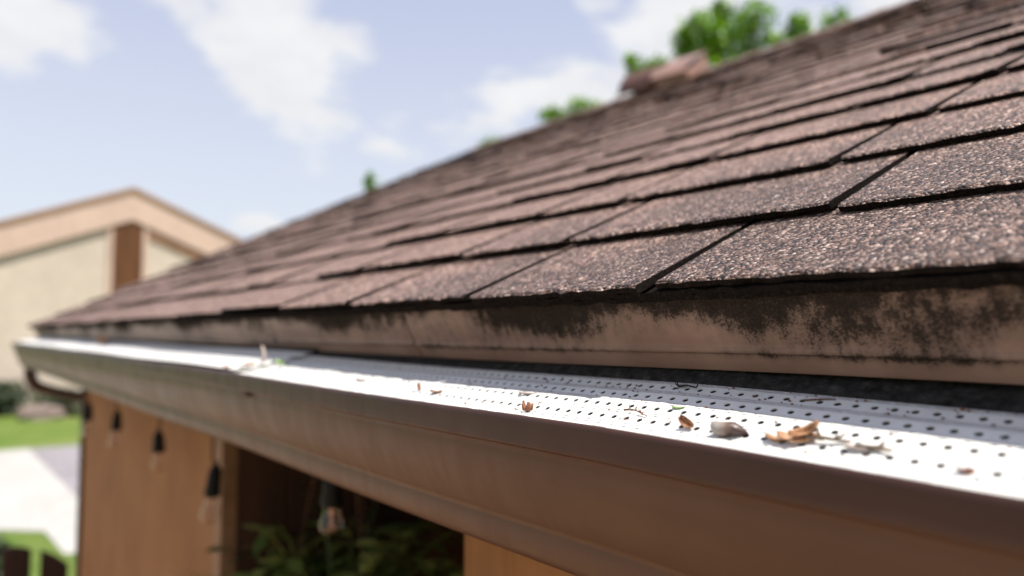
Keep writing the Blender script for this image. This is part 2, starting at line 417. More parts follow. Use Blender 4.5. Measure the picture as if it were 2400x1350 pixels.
# shingle tabs, course by course
rnd = random.Random(11)
def Yp(x, y): return float(roof_px(x, y)[0])
known = {0: [.06, Yp(1510, 683), Yp(1110, 700), Yp(840, 712), Yp(687, 719)],
         1: [.02, Yp(1960, 485), Yp(1350, 563), Yp(1103, 597), Yp(880, 625)],
         2: [.10, Yp(1968, 374), Yp(1490, 460), Yp(1270, 513), Yp(1030, 560)],
         3: [.06, Yp(2190, 260), Yp(1650, 383)]}
tabs = []
ncourse = int((UU-OFF)/EX)+2
for k in range(ncourse):
    t0 = 0.0 if k == 0 else OFF+(k-1)*EX
    if t0 > UU-.02: break
    t1 = (OFF if k == 0 else t0+EX)+.035
    t1 = min(t1, UU-.004)
    ks = known.get(k, [])
    bs = list(ks) if ks else [rnd.uniform(0, .2)]
    while bs[-1] < YEND: bs.append(bs[-1]+rnd.choice((.09, .12, .16, .20))*rnd.uniform(.9, 1.1)*(1.25 if k < 3 else 1))
    while bs[0] > YBEG: bs.insert(0, bs[0]-rnd.choice((.12, .16, .21))*rnd.uniform(.9, 1.1))
    bs[-1] = YEND
    if bs[-1]-bs[-2] < .06: bs.pop(-2)
    for i in range(len(bs)-1):
        y0, y1 = bs[i], bs[i+1]
        gap = rnd.choice((.005, .007, .009)) if not ks else .0075
        tabs.append(dict(k=k, y0=y0+gap/2, y1=y1-gap/2, t0=t0+rnd.uniform(-.007, .005)+(.0015 if rnd.random() < .3 else 0), t1=t1,
                         lam=rnd.random() < .36, lift=((i+k*2) % 4)*.0011+rnd.uniform(0, .0006), seed=rnd.random()))
        if ks and y0 >= ks[0]-.001 and y0 < ks[-1]+.001:      # near courses: each tab a little higher than the nearer one
            j = sum(y0 > q_+.001 for q_ in ks)
            tabs[-1].update(lam=False, flat=True, lift=.0006+.0017*j)
def tab_mesh(d, near):
    r = random.Random(d['seed']); nx = (max(6, min(26, int((d['y1']-d['y0'])/.008))) if near else 4)
    th = .0100 if d['lam'] else .0058
    hb_, ht = (.0062 if d['lam'] else .0026)+d['lift'], -.0055
    if d['k'] >= 6: th *= .95 if d['lam'] else .7; hb_ = hb_*.75-.0005; ht = -.0050
    rows = (0.0, .012, .5, 1.0) if near else (0.0, 1.0)
    L = d['t1']-d['t0']; V = []; F = []; m = len(rows)
    cl, cr = r.uniform(-.0015, .0025), r.uniform(-.0015, .0025); wob = [r.uniform(-.0012, .0012) for _ in range(nx+1)]
    if d.get('flat'): cl, cr = cl*.15, cr*.15
    tl = [r.uniform(-.0018, .0018) for _ in range(nx+1)] if near else [0]*(nx+1)
    for i in range(nx+1):
        f = i/nx; y = d['y0']+(d['y1']-d['y0'])*f
        curl = cl*(1-f)**3+cr*f**3
        for q_ in rows:
            tt = d['t0']+L*q_+(tl[i]*(1-q_) if q_ < .1 else 0)
            h = hb_+(ht-hb_)*q_+(curl+wob[i]*.5)*(1-q_)**2
            if q_ == 0.0 and near: h -= .0016
            yy = y+((r.uniform(-.0007, .0007)) if near and i in (0, nx) else 0)
            V.append(rp(yy, tt, h))
        V.append(rp(y, d['t0']+.0012+tl[i], hb_-th+curl*.6)); V.append(rp(y, d['t1'], ht-.003))
    w = m+2
    for i in range(nx):
        a, b = i*w, (i+1)*w
        for q_ in range(m-1): F.append((a+q_, b+q_, b+q_+1, a+q_+1))
        F.append((a, a+m, b+m, b)); F.append((a+m, a+m+1, b+m+1, b+m)); F.append((a+m-1, b+m-1, b+m+1, a+m+1))
    for base, flip in ((0, False), (nx*w, True)):
        f = [base+q_ for q_ in range(m)]+[base+m+1, base+m]
        F.append(tuple(f if not flip else f[::-1]))
    return V, F
def px_area(d):
    pts = [proj(rp(y, tt, 0)) for y, tt in ((d['y0'], d['t0']), (d['y1'], d['t0']), (d['y1'], d['t1']-.035), (d['y0'], d['t1']-.035))]
    if any(p[2] < .05 for p in pts): 
        return 1e7 if d['y1'] > .0 and pts[1][2] > .05 and pts[1][0] < 2600 else 0
    if max(p[0] for p in pts) < 0 or min(p[0] for p in pts) > 2400 or max(p[1] for p in pts) < 0: return 0
    ar = 0
    for i in range(4):
        x0, y0, _ = pts[i]; x1, y1, _ = pts[(i+1) % 4]
        x0, x1 = np.clip((x0, x1), 0, 2400); y0, y1 = np.clip((y0, y1), 0, 1350)
        ar += x0*y1-x1*y0
    return abs(ar)/2
def butt_slot(o):                                   # cut edges show the black asphalt core
    recalc(o); o.data.materials.append(MATS['starter']); nv = Vector(NV)
    for p in o.data.polygons:
        if p.normal.dot(nv) < .45:
            c_ = o.matrix_basis @ p.center; tt = (c_-Vector(E0)).dot(Vector(SV))
            if tt < .92 or sin(int(tt/EX)*7.3+int((c_.y+int(tt/EX)*.063)/.17)*2.4) > -.15: p.material_index = 1
    return o
for d in tabs: d['a'] = px_area(d)
tabs.sort(key=lambda d: -d['a'])
NSH = 296
for d in tabs[:NSH]:
    V, F = tab_mesh(d, d['k'] < 7 and d['y0'] < 1.6)
    o0 = rp(d['y0'], d['t0'], 0)
    butt_slot(rb(MB().add([np.array(v)-o0 for v in V], F), 'shingle', 'shingle', loc=tuple(o0)))
far = MB()
for d in tabs[NSH:]: far.add(*tab_mesh(d, False))
butt_slot(rb(far, 'shingle_field', 'shingle', kind='stuff'))
# far slope field and ridge caps
fs = MB(); pe = rp(0, -.01, .006)
fs.add([(RX, YBEG-.9, RZ-.004), (RX, YEND, RZ-.004), (2*RX-pe[0], YEND, pe[2]), (2*RX-pe[0], YBEG-.9, pe[2])], [(0, 1, 2, 3)])
rb(fs, 'far_slope', 'shingle')
y = YBEG-.6; r = random.Random(3)
while y < YEND-.02:
    y2 = min(y+.145, YEND+.004); w = .13; hc = .0085+r.uniform(0, .003); hd = .004
    a = rp(y, UU-w, hc-.005); b_ = rp(y, UU, hc); a2 = rp(y2+.04, UU-w, hd-.004); b2 = rp(y2+.04, UU, hd)
    if y2+.04 > YEND+.004: a2[1] = b2[1] = YEND+.004
    mir = lambda p: np.array([2*RX-p[0], p[1], p[2]])
    dn_ = np.array([0, 0, -.005])
    top = [a, b_, mir(a), mir(a2), b2, a2]; V = top+[p+dn_ for p in top]
    recalc(rb(MB().add(V, [(0, 1, 4, 5), (1, 2, 3, 4), (11, 10, 7, 6), (10, 9, 8, 7), (0, 6, 7, 1), (1, 7, 8, 2), (2, 8, 9, 3), (3, 9, 10, 4), (4, 10, 11, 5), (5, 11, 6, 0)]), 'ridge_cap', 'shingle'))
    y += .145

# fascia: square to the slope, with a bead near the bottom; two lengths with an open joint
YJ = float(on(917, 735, 0, .378)[1])
def fpt(dn, out): return E0+SV*(.016-out)-NV*dn      # dn below the roof plane, out = proud of the face
fl = [(.013, .0), (.032, .0007), (.0505, .0002), (.0528, .0020), (.0552, .0020), (.0568, -.0004), (.0700, -.0010), (.0712, -.0035), (.0712, -.012), (.013, -.014)]
fprof = [(float(p[0]), float(p[2])) for p in (fpt(*q_) for q_ in fl)]
def sag(y): return .0012*sin(y*3.1+.4)+.0007*sin(y*9.0)
for y0, y1 in ((YBEG-.9, YJ-.0012), (YJ+.0012, YEND-.02)):
    bevel(recalc(hb(MB().prism(fprof, list(np.linspace(y0, y1, 40)), sag), 'fascia_board', 'fascia', smooth=False)), .0006)
FB = fpt(.0712, 0)
bk = fpt(.036, -.013)
hb(MB().box((.4335, YBEG-.9, H-.172), (.452, YEND-.1, H-.012)), 'sub_fascia', 'brown_trim')
WX = .566; YW = 3.8
hb(MB().box((.4525, YBEG-.9, H-.052), (WX+.02, YEND-.12, H-.038)), 'soffit', 'soffit')
# rake board at the far gable
rk = MB(); q0 = rp(YEND-.05, .03, -.053); q1 = rp(YEND-.05, UU, -.053); q2 = rp(YEND-.05, UU, -.20); q3 = rp(YEND-.05, .10, -.20)
V = [q0, q1, q2, q3]; V += [v+np.array([0, .03, 0]) for v in V]
recalc(hb(rk.add(V, [(0, 1, 2, 3), (4, 5, 6, 7), (0, 1, 5, 4), (1, 2, 6, 5), (2, 3, 7, 6), (3, 0, 4, 7)]), 'rake_board', 'brown_trim'))
# walls: front wall with a recess, gable end wall
ZT = H-.053
YA0, YA1 = .80, 1.745
hb(MB().box((WX, YA1+.06, 0), (WX+.12, YW-.04, ZT)), 'wall', 'house_wall')
hb(MB().box((WX, YBEG-.9, 0), (WX+.12, YA0, ZT)), 'wall', 'house_wall')
bx = far_x-.25
gw = MB(); gy = YW-.02
gv = [(WX+.121, 0), (bx, 0), (bx, H-.06), (RX, RZ-.12), (WX+.121, H-.02)]
gw.prism([(a_, b__) for a_, b__ in gv], [gy-.12, gy]); recalc(hb(gw, 'gable_wall', 'house_wall'))
hb(MB().box((bx-.12, YBEG-.9, 0), (bx, gy-.121, H-.06)), 'back_wall', 'house_wall')
hb(MB().box((WX-.012, YW-.04, 0), (WX+.10, YW+.012, ZT-.001)), 'corner_board', 'brown_trim')
hb(MB().box((WX-.022, YA1-.0, 0), (WX+.012, YA1+.0595, ZT-.001)), 'door_jamb', 'tan_trim')
# recess: side walls, back wall with a panelled door, ceiling
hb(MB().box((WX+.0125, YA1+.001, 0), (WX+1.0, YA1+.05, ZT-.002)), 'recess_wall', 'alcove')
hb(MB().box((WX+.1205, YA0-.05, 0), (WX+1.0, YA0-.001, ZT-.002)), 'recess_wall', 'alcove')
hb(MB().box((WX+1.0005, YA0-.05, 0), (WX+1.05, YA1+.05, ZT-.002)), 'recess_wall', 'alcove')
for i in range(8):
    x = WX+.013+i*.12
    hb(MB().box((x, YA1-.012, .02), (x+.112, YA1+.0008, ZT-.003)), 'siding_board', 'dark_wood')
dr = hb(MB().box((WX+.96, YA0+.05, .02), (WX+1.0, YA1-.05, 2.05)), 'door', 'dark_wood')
kn = MB().lathe([(.001, 0), (.03, .004), (.032, .02), (.012, .035), (.012, .05)], 12)
ko = kn.build('handle', 'filament', dr); ko.location = (WX+.91, YA0+.14, 1.0); ko.rotation_euler = (0, pi/2, 0)
recalc(ko)
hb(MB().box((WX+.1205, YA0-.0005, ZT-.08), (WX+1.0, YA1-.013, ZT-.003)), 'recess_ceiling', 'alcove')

# ------------------------------------------------------------------ rain gutter
LX = .300
def gdz(y):
    return float(np.interp(y, [-1.5, .1, .3, .55, 1.0, 2.0, 4.0], [-.012, .0, .0042, .0052, .0080, .0100, .0125]))+.0006*sin(y*7.3)
gut = thing('rain_gutter', 'brown painted metal gutter with stepped front hung below the fascia', 'gutter', (LX+.06, 1.5, H-.16))
gl = Vector(gut.location)
def gbd(mb, name, m, parent=None, **kw):
    o = mb.build(name, m, parent or gut, **kw)
    if parent is None: o.matrix_parent_inverse = Matrix.Translation(-gl)
    return o
YG = 4.02
ys = list(np.linspace(YBEG-.6, -.1, 6))+list(np.linspace(0, 1.6, 60))+list(np.linspace(1.7, YG, 40))
def arc(cx, cz, r, a0, a1, n): return [(cx+r*cos(radians(a0+(a1-a0)*i/n)), cz+r*sin(radians(a0+(a1-a0)*i/n))) for i in range(n+1)]
outer = [(.3120, -.0640), (.3072, -.0618), (.3055, -.0602), (.3036, -.0588), (.3016, -.0586), (.3003, -.0598), (.2998, -.0620), (.2997, -.0690), (.2998, -.0765), (.3004, -.0785), (.3030, -.0796), (.3078, -.0800),
         (.3100, -.0815), (.3098, -.086), (.3102, -.093), (.3124, -.103), (.3156, -.113), (.3196, -.122), (.3240, -.130), (.3275, -.1350), (.3296, -.1378),
         (.3298, -.1402), (.3290, -.1435), (.3296, -.1510), (.3320, -.1580), (.3352, -.1635), (.3400, -.1658), (.350, -.1662), (.420, -.1662), (.4265, -.1640), (.4270, -.1600), (.4270, -.044), (.4262, -.043)]
outer = [(x, z+H) for x, z in outer]
inner = []
for i, (x, z) in enumerate(outer):
    a = np.array(outer[max(i-1, 0)]); b_ = np.array(outer[min(i+1, len(outer)-1)]); d_ = (b_-a)/np.linalg.norm(b_-a); nn = np.array([-d_[1], d_[0]])
    inner.append((x+nn[0]*.0011, z+nn[1]*.0011))
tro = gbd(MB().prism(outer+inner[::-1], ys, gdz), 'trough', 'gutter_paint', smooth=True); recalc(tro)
m_ = tro.modifiers.new('ws', 'WEIGHTED_NORMAL'); tro.data.set_sharp_from_angle(angle=radians(42))
ec = [(x, z+gdz(YG)) for x, z in outer]
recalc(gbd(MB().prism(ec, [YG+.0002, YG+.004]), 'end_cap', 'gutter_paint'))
for yy in (.9, 1.9, 2.9, 3.8):
    h_ = gdz(yy)+H
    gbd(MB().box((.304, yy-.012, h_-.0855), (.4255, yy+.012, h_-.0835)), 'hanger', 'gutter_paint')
# downspout: outlet, elbow back to the wall, pipe down the corner
oz = H-.166+gdz(3.9)
pth = [(.365, 3.90, oz+.002), (.365, 3.90, oz-.035)]
for i in range(1, 7):
    a = radians(90*i/6*.72); pth.append((.365+.07*(1-cos(a)), 3.90+.02*sin(a)*.3, oz-.035-.07*sin(a)))
pth += [(.46, 3.880, oz-.118), (.54, 3.855, oz-.140), (.60, 3.838, oz-.150)]
pth += [(.622, 3.834, oz-.165), (.630, 3.832, oz-.19), (.631, 3.832, oz-.40), (.631, 3.832, .06)]
dsp = gbd(MB().tube(pth, .025, 14), 'downspout', 'brown_trim', smooth=True)
for zz in (1.7, .8):
    gbd(MB().lathe([(.0255, -.012), (.0275, -.012), (.0275, .012), (.0255, .012)], 14, o=(.631, 3.832, zz)), 'strap', 'brown_trim', dsp)

# ------------------------------------------------------------------ gutter guards: perforated white panels
def guard_prof():
    # (x, z) nodes, rows of holes run between nodes; small steps face the street
    P = [(.3050, -.0594), (.3110, -.0588)]
    x, z = P[-1]
    for i in range(4):
        P.append((x+.0140, z+.0006)); x, z = P[-1]
        P.append((x+.0078, z+.0040)); x, z = P[-1]
    P.append((x+.0085, z+.0008))
    return P
GP = guard_prof()
def guard_z(x): return float(np.interp(x, [p[0] for p in GP], [p[1] for p in GP]))
HOLE = .0021
def guard(name, label, y0, y1, lift, cell=.0102):
    root = thing(name, label, 'gutter guard', (.35, (y0+y1)/2, H-.05))
    inv = Matrix.Translation(-Vector(root.location))
    V = []; F = []
    segs = []
    for i in range(len(GP)-1):
        a, b_ = np.array(GP[i]), np.array(GP[i+1]); L = np.linalg.norm(b_-a)
        segs.append((a, b_, L, 0 if i == 0 else (2 if i in (1, 9) or L > .012 else 1) if i != 9 else 1))
    ny = int((y1-y0)/cell); row = 0
    A8 = [(1, 0), (1, 1), (0, 1), (-1, 1), (-1, 0), (-1, -1), (0, -1), (1, -1)]
    for a, b_, L, nrow in segs:
        if nrow == 0:
            for q_ in range(ny):
                ya, yb = y0+cell*q_, y0+cell*(q_+1); k = len(V)
                V += [(a[0], ya, H+a[1]+gdz(ya)+lift), (b_[0], ya, H+b_[1]+gdz(ya)+lift), (b_[0], yb, H+b_[1]+gdz(yb)+lift), (a[0], yb, H+a[1]+gdz(yb)+lift)]
                F.append((k, k+1, k+2, k+3))
            continue
        for rr in range(nrow):
            c0 = (rr+.5)/nrow; hw = .5/nrow
            stag = .5 if row % 2 else 0; row += 1
            for q_ in range(ny):
                yc = y0+cell*(q_+.5+stag*.98)
                k = len(V)
                for du, dy in A8:
                    u = c0+du*hw; yy = yc+dy*cell/2; yy = min(yy, y1)
                    p = a+(b_-a)*u; V.append((p[0], yy, H+p[1]+gdz(yy)+lift))
                for j in range(8):
                    an = j*pi/4; u = c0+cos(an)*HOLE/L; yy = yc+sin(an)*HOLE; p = a+(b_-a)*u
                    V.append((p[0], yy, H+p[1]+gdz(yc)+lift))
                for j in range(8): F.append((k+j, k+(j+1) % 8, k+8+(j+1) % 8, k+8+j))
    o = mesh('perforated_panel', V, F, 'guard_white', root); o.matrix_parent_inverse = inv
    recalc(o)
    sm = o.modifiers.new('thickness', 'SOLIDIFY'); sm.thickness = .0007; sm.offset = -1
    # front hem
    hem = [(.3050, -.0594), (.3040, -.0592), (.3036, -.0597), (.3040, -.0602), (.3050, -.0600)]
    yy = list(np.linspace(y0, y1, max(6, int((y1-y0)/.03))))
    rw = random.Random(len(label)); wv = {y: .0016*max(0, sin(y*5.0+1.2))*max(0, sin(y*2.1)) for y in yy}
    h2 = MB().prism([(x, z+H) for x, z in hem], yy, lambda y: gdz(y)+lift+wv.get(y, 0)).build('front_hem', 'guard_white', root); h2.matrix_parent_inverse = inv; recalc(h2)
    ex, ez = GP[-1]
    flg = [(ex, ez), (ex+.0035, ez+.0035), (.4322, -.0245), (.4322, -.0253), (ex+.004, ez+.0024), (ex+.0004, ez-.001)]
    h3 = MB().prism([(x, z+H) for x, z in flg], yy, lambda y: gdz(y)+lift).build('rear_flange', 'grime', root); h3.matrix_parent_inverse = inv; recalc(h3)
    return root
YO = .93
guard('gutter_guard', 'near white perforated gutter guard panel littered with dry leaves', YBEG-.55, YO+.05, 0)
guard('gutter_guard', 'far white gutter guard panel overlapping the nearer one beside the pale stub', YO, YG-.01, .0045)

# ------------------------------------------------------------------ debris lying on the guards
def gpt(x, y, up=0.0, lift=0.0):
    d = ray(x, y); lo, hi = .290, .43                       # march along the ray until it meets the panel
    for _ in range(40):
        X = (lo+hi)/2; P = CAMP+d*(X/d[0])
        if P[2] > H+guard_z(X)+gdz(P[1])+lift: lo = X
        else: hi = X
    return Vector((X, P[1], H+guard_z(X)+gdz(P[1])+lift+.0004+up))
def leaf_obj(name, label, cat, x, y, L, W, curl, rz, m, tilt=0.0, roll=0.0, lift=0.0, seed=1, lobes=0.0, up=.0):
    r = random.Random(seed); nu, nv = 9, 5; V = []; F = []
    for i in range(nu):
        u = i/(nu-1); w = W*(sin(pi*min(1, .06+u*.9))**.7)*(1+lobes*sin(u*19))
        for j in range(nv):
            v = j/(nv-1)*2-1
            V.append((L*(u-.5), w*v/2+r.uniform(-.02, .02)*W, curl*L*(v*v*.5+(2*u-1)**2*.55)+r.uniform(-.02, .02)*L))
    for i in range(nu-1):
        for j in range(nv-1): F.append((i*nv+j, (i+1)*nv+j, (i+1)*nv+j+1, i*nv+j+1))
    k = len(V); st = MB(); st.V = V; st.F = F
    o = st.build(name, m, smooth=True); o.modifiers.new('thick', 'SOLIDIFY').thickness = .0005
    R = Matrix.Rotation(rz, 3, 'Z') @ Matrix.Rotation(tilt, 3, 'Y') @ Matrix.Rotation(roll, 3, 'X')
    o.data.transform(R.to_4x4())
    mz = min(v.co.z for v in o.data.vertices)
    p = gpt(x, y, 0, lift); o.location = (p.x, p.y, p.z-mz*.8+up-.0003)
    return tag(o, label, cat)
def twig_obj(name, label, cat, pts, r0, m, side=(), seed=0):
    mb = MB(); P = [Vector(p) for p in pts]; o0 = P[0].copy(); P = [p-o0 for p in P]
    mb.tube(P, [r0*(1-.5*i/(len(P)-1)) for i in range(len(P))], 7)
    for i, v, L in side:
        a = P[i]; d = Vector(v).normalized(); mb.tube([a, a+d*L*.6, a+d*L+Vector((0, 0, L*.12))], [r0*.6, r0*.5, r0*.3], 5)
    o = mb.build(name, m, smooth=True, loc=o0); return tag(o, label, cat)
# seed pod
pr = [(.0002, -.0150), (.0040, -.0142), (.0066, -.0115), (.0076, -.0070), (.0078, -.001), (.0070, .0050), (.0052, .0105), (.0030, .0145), (.0012, .0172), (.0002, .0178)]
pd = MB().lathe(pr, 18); o = pd.build('seed_pod', 'pod', smooth=True); recalc(o)
for v in o.data.vertices:
    x_, y_, z_ = v.co; v.co = (z_*.60, y_*.62, x_*.52+.0007*sin(z_*260))
o.rotation_euler = (0, .10, radians(-68)); p = gpt(1706, 1024); o.location = (p.x, p.y, p.z+.0036)
tag(o, 'plump brown seed pod with pale rounded end on the white guard', 'seed pod')
# broken calyx, leaves, twigs
leaf_obj('dry_leaf', 'curled orange-brown dry leaf lying against the twig beside the seed pod', 'leaf', 1868, 1038, .018, .0075, .22, radians(-58), 'pale_leaf', 0, .5, seed=4, lobes=.12, up=.001)
leaf_obj('dry_leaf', 'pale orange leaf scrap with raised tip above the twig by the seed pod', 'leaf', 1885, 1030, .015, .004, .35, radians(-40), 'pale_leaf', -.35, .7, seed=5, up=.002)
leaf_obj('dry_leaf', 'light peach leaf flake nearest the seed pod left of the twig', 'leaf', 1822, 1034, .011, .007, .3, radians(-80), 'pale_leaf', seed=6)
b0 = gpt(1890, 1040, .002); b1 = gpt(1955, 1042, .002); b2 = gpt(1995, 1046, .0018)
twig_obj('twig', 'knobbly grey-brown twig lying beside the curled orange leaf', 'twig', [b0, (b0+b1)/2+Vector((0, 0, .001)), b1, b2], .0013, 'twig', [(1, (-.2, .3, 1), .006), (2, (.5, -.5, .3), .006), (2, (-.4, -.6, .5), .004)])
b0 = gpt(2005, 1056, .0015); b1 = gpt(2060, 1062, .0018); b2 = gpt(2092, 1068, .0018)
twig_obj('twig', 'pale short twig with dark end right of the orange leaf', 'twig', [b0, b1, b2], .0015, 'twig', [(1, (.4, -.3, .5), .004)])
leaf_obj('dry_leaf', 'faded beige leaf sliver under the right-hand twig', 'leaf', 2020, 1055, .014, .006, .2, radians(-70), 'bleached_twig', seed=7)
leaf_obj('dry_leaf', 'small upright brown leaf curl just left of the seed pod', 'leaf', 1608, 1003, .009, .005, .5, radians(-75), 'dry_leaf', .55, .9, seed=8, up=.001)
# broken seed husk at 1235,960
hk = MB()
for k in range(5):
    a = 2*pi*k/5+.3
    hk.tube([(0, 0, .001), (.0022*cos(a), .0028*sin(a), .0018), (.0034*cos(a), .0042*sin(a), .0052+.0012*(k % 2))], [.0016, .0017, .0008], 6)
hk.lathe([(.0002, 0), (.0032, .0004), (.0036, .0016), (.0002, .0022)], 10)
o = hk.build('seed_husk', 'bark_chip', smooth=True); p = gpt(1236, 966); o.location = (p.x, p.y, p.z+.0004)
tag(o, 'small crown-shaped brown seed husk near the guard front edge', 'seed husk')
leaf_obj('bark_chip', 'flat brown bark chip lying on the guard left of the upright splinter', 'bark chip', 845, 894, .013, .005, .15, radians(-70), 'bark_chip', seed=9, up=.0004)
leaf_obj('bark_chip', 'rust brown bark chip lying just right of the upright splinter', 'bark chip', 1022, 922, .012, .0045, .2, radians(-72), 'bark_chip', seed=10, up=.0004)
leaf_obj('bark_splinter', 'tiny brown bark splinter standing upright on the guard', 'bark splinter', 982, 916, .008, .003, .1, radians(-80), 'bark_chip', 1.25, .2, seed=11, up=.0)
leaf_obj('green_flake', 'tiny green leaf flake on the guard before the pale stub', 'leaf flake', 732, 889, .005, .003, .3, radians(20), 'green_chip', .4, seed=12)
leaf_obj('green_flake', 'small pale green leaf flake lying among the holes above the sprig', 'leaf flake', 1590, 957, .0075, .004, .15, radians(-75), 'green_chip', seed=13)
leaf_obj('bark_chip', 'rusty square bark chip alone at the right end of the guard', 'bark chip', 2262, 1110, .0065, .0045, .2, radians(-60), 'bark_chip', .2, seed=14, up=.0008)
leaf_obj('dry_leaf', 'thin tan leaf sliver near the shadow line on the guard', 'leaf', 1240, 924, .016, .003, .1, radians(-62), 'bleached_twig', seed=15)
leaf_obj('dry_leaf', 'orange dry leaf on the far end of the guard by the downspout', 'leaf', 240, 806, .07, .025, .3, radians(-80), 'dry_leaf', seed=16, lift=.0045)
s0 = gpt(1463, 966, .001); s1 = gpt(1490, 972, .0022); s2 = gpt(1517, 980, .0008)
twig_obj('sprig', 'tiny brown budded sprig lying among the guard holes', 'sprig', [s0, (s0+s1)/2+Vector((0, 0, .0006)), s1, (s1+s2)/2, s2], .00065, 'bark_chip',
         [(1, (.3, .4, 1), .0028), (2, (-.5, -.5, .6), .003), (2, (.6, .2, .8), .0028), (3, (.1, .6, 1), .003), (3, (-.5, .2, .5), .003)])
s0 = gpt(1450, 985, .0005); s1 = gpt(1480, 988, .0008)
twig_obj('sprig', 'hair-thin brown stalk in front of the budded sprig', 'sprig', [s0, (s0+s1)/2, s1], .0003, 'bark_chip', [(1, (0, .5, .5), .003)])
d0 = gpt(1590, 910, .001); d1 = gpt(1632, 913, .001)
twig_obj('shadow_sprig', 'dark crumbled sprig in the shade at the back of the guard', 'sprig', [d0, (d0+d1)/2+Vector((0, 0, .001)), d1], .0009, 'dark_chip', [(0, (.3, .6, .8), .004), (0, (-.6, .2, .5), .004), (2, (.2, -.4, .8), .003)])
s0 = gpt(1885, 942, .0006); s1 = gpt(1960, 941, .0008)
twig_obj('thin_stem', 'thin reddish stem lying across the holes in the shade', 'stem', [s0, (s0+s1)/2+Vector((.001, 0, .0004)), s1], .0006, 'bark_chip')
p = gpt(618, 848, 0, .0045)
twig_obj('pale_stub', 'bleached stub of twig standing upright where the guards overlap', 'twig', [p, p+Vector((.001, .001, .008)), p+Vector((0, .001, .014)), p+Vector((-.001, .004, .0205))], .0030, 'bleached_twig')
r = random.Random(21)
for i, (x, y, L, m, lab) in enumerate(((530, 865, .016, 'bleached_twig', 'pale leaf shred left of the upright pale stub'), (585, 858, .014, 'pale_leaf', 'crumpled pale leaf shred touching the foot of the upright stub'), (655, 856, .018, 'green_chip', 'greenish leaf shred on the guard overlap right of the stub'), (570, 863, .010, 'dark_chip', 'dark crumb of litter just before the upright pale stub'))):
    leaf_obj('leaf_shred', lab, 'leaf shred', x, y, L, L*.4, .35, r.uniform(-1.6, -.6), m, r.uniform(-.3, .3), seed=30+i, lift=.0045)

gr = MB(); r = random.Random(77)
for _ in range(260):
    yy = r.uniform(.02, 1.0)**1.2; X = r.choice((r.uniform(.306, .405), r.uniform(.385, .406))); q_ = r.uniform(.0004, .0010)
    c_ = np.array([X, yy, H+guard_z(X)+gdz(yy)+q_*.6])
    v = [c_+np.array(k_)*q_*r.uniform(.7, 1.3) for k_ in ((1, 0, 0), (-1, 0, 0), (0, 1.3, 0), (0, -1.3, 0), (0, 0, .9), (0, 0, -.7))]
    gr.add(v, [(0, 2, 4), (2, 1, 4), (1, 3, 4), (3, 0, 4), (2, 0, 5), (1, 2, 5), (3, 1, 5), (0, 3, 5)])
o = gr.build('shingle_grit', 'bark_chip', kind='stuff'); tag(o, 'loose brown shingle grit scattered over the near white gutter guard', 'grit')

# ------------------------------------------------------------------ roof vent near the ridge
vy, vt = roof_px(1555, 203); vt = UU-.13; 
vy0, vy1 = 2.16, 2.60
vent = thing('roof_vent', 'folded brown metal roof vent standing on the ridge of the shingled roof', 'roof vent', rp((vy0+vy1)/2, vt, .01))
vinv = Matrix.Translation(-Vector(vent.location))
def vpart(pr, ya, yb, name, m='vent_metal', tilt=0.0):
    V = []
    for y in (ya, yb): V += [rp(y, vt+a, b+(tilt*(ya-y))) for a, b in pr]
    k = len(pr); F = [(j, (j+1) % k, k+(j+1) % k, k+j) for j in range(k)]+[tuple(range(k))[::-1], tuple(range(k, 2*k))]
    o = mesh(name, V, F, m, vent); o.matrix_parent_inverse = vinv; return bevel(recalc(o), .003)
vpart([(-.02, -.005), (.13, -.005), (.13, .05), (-.02, .05)], vy0+.03, vy1-.05, 'curb', 'vent_metal_shaded')
vpart([(-.085, .030), (-.080, .026), (-.045, .075), (.02, .108), (.15, .098), (.15, .102), (.018, .113), (-.050, .079)], vy0+.215, vy1, 'hood', 'vent_metal_shaded')
vpart([(-.085, .030), (-.02, .05), (.15, .05), (.15, .098), (.02, .108), (-.045, .075)], vy1-.02, vy1-.015, 'hood_end', 'vent_metal_shaded')
vpart([(-.088, .042), (-.086, .036), (-.02, .070), (.155, .088), (.155, .094), (-.024, .077)], vy0, vy0+.21, 'lid', tilt=-.05)
vpart([(-.06, -.005), (.14, -.005), (.14, .070), (-.05, .035)], vy0+.004, vy0+.205, 'lid_box')

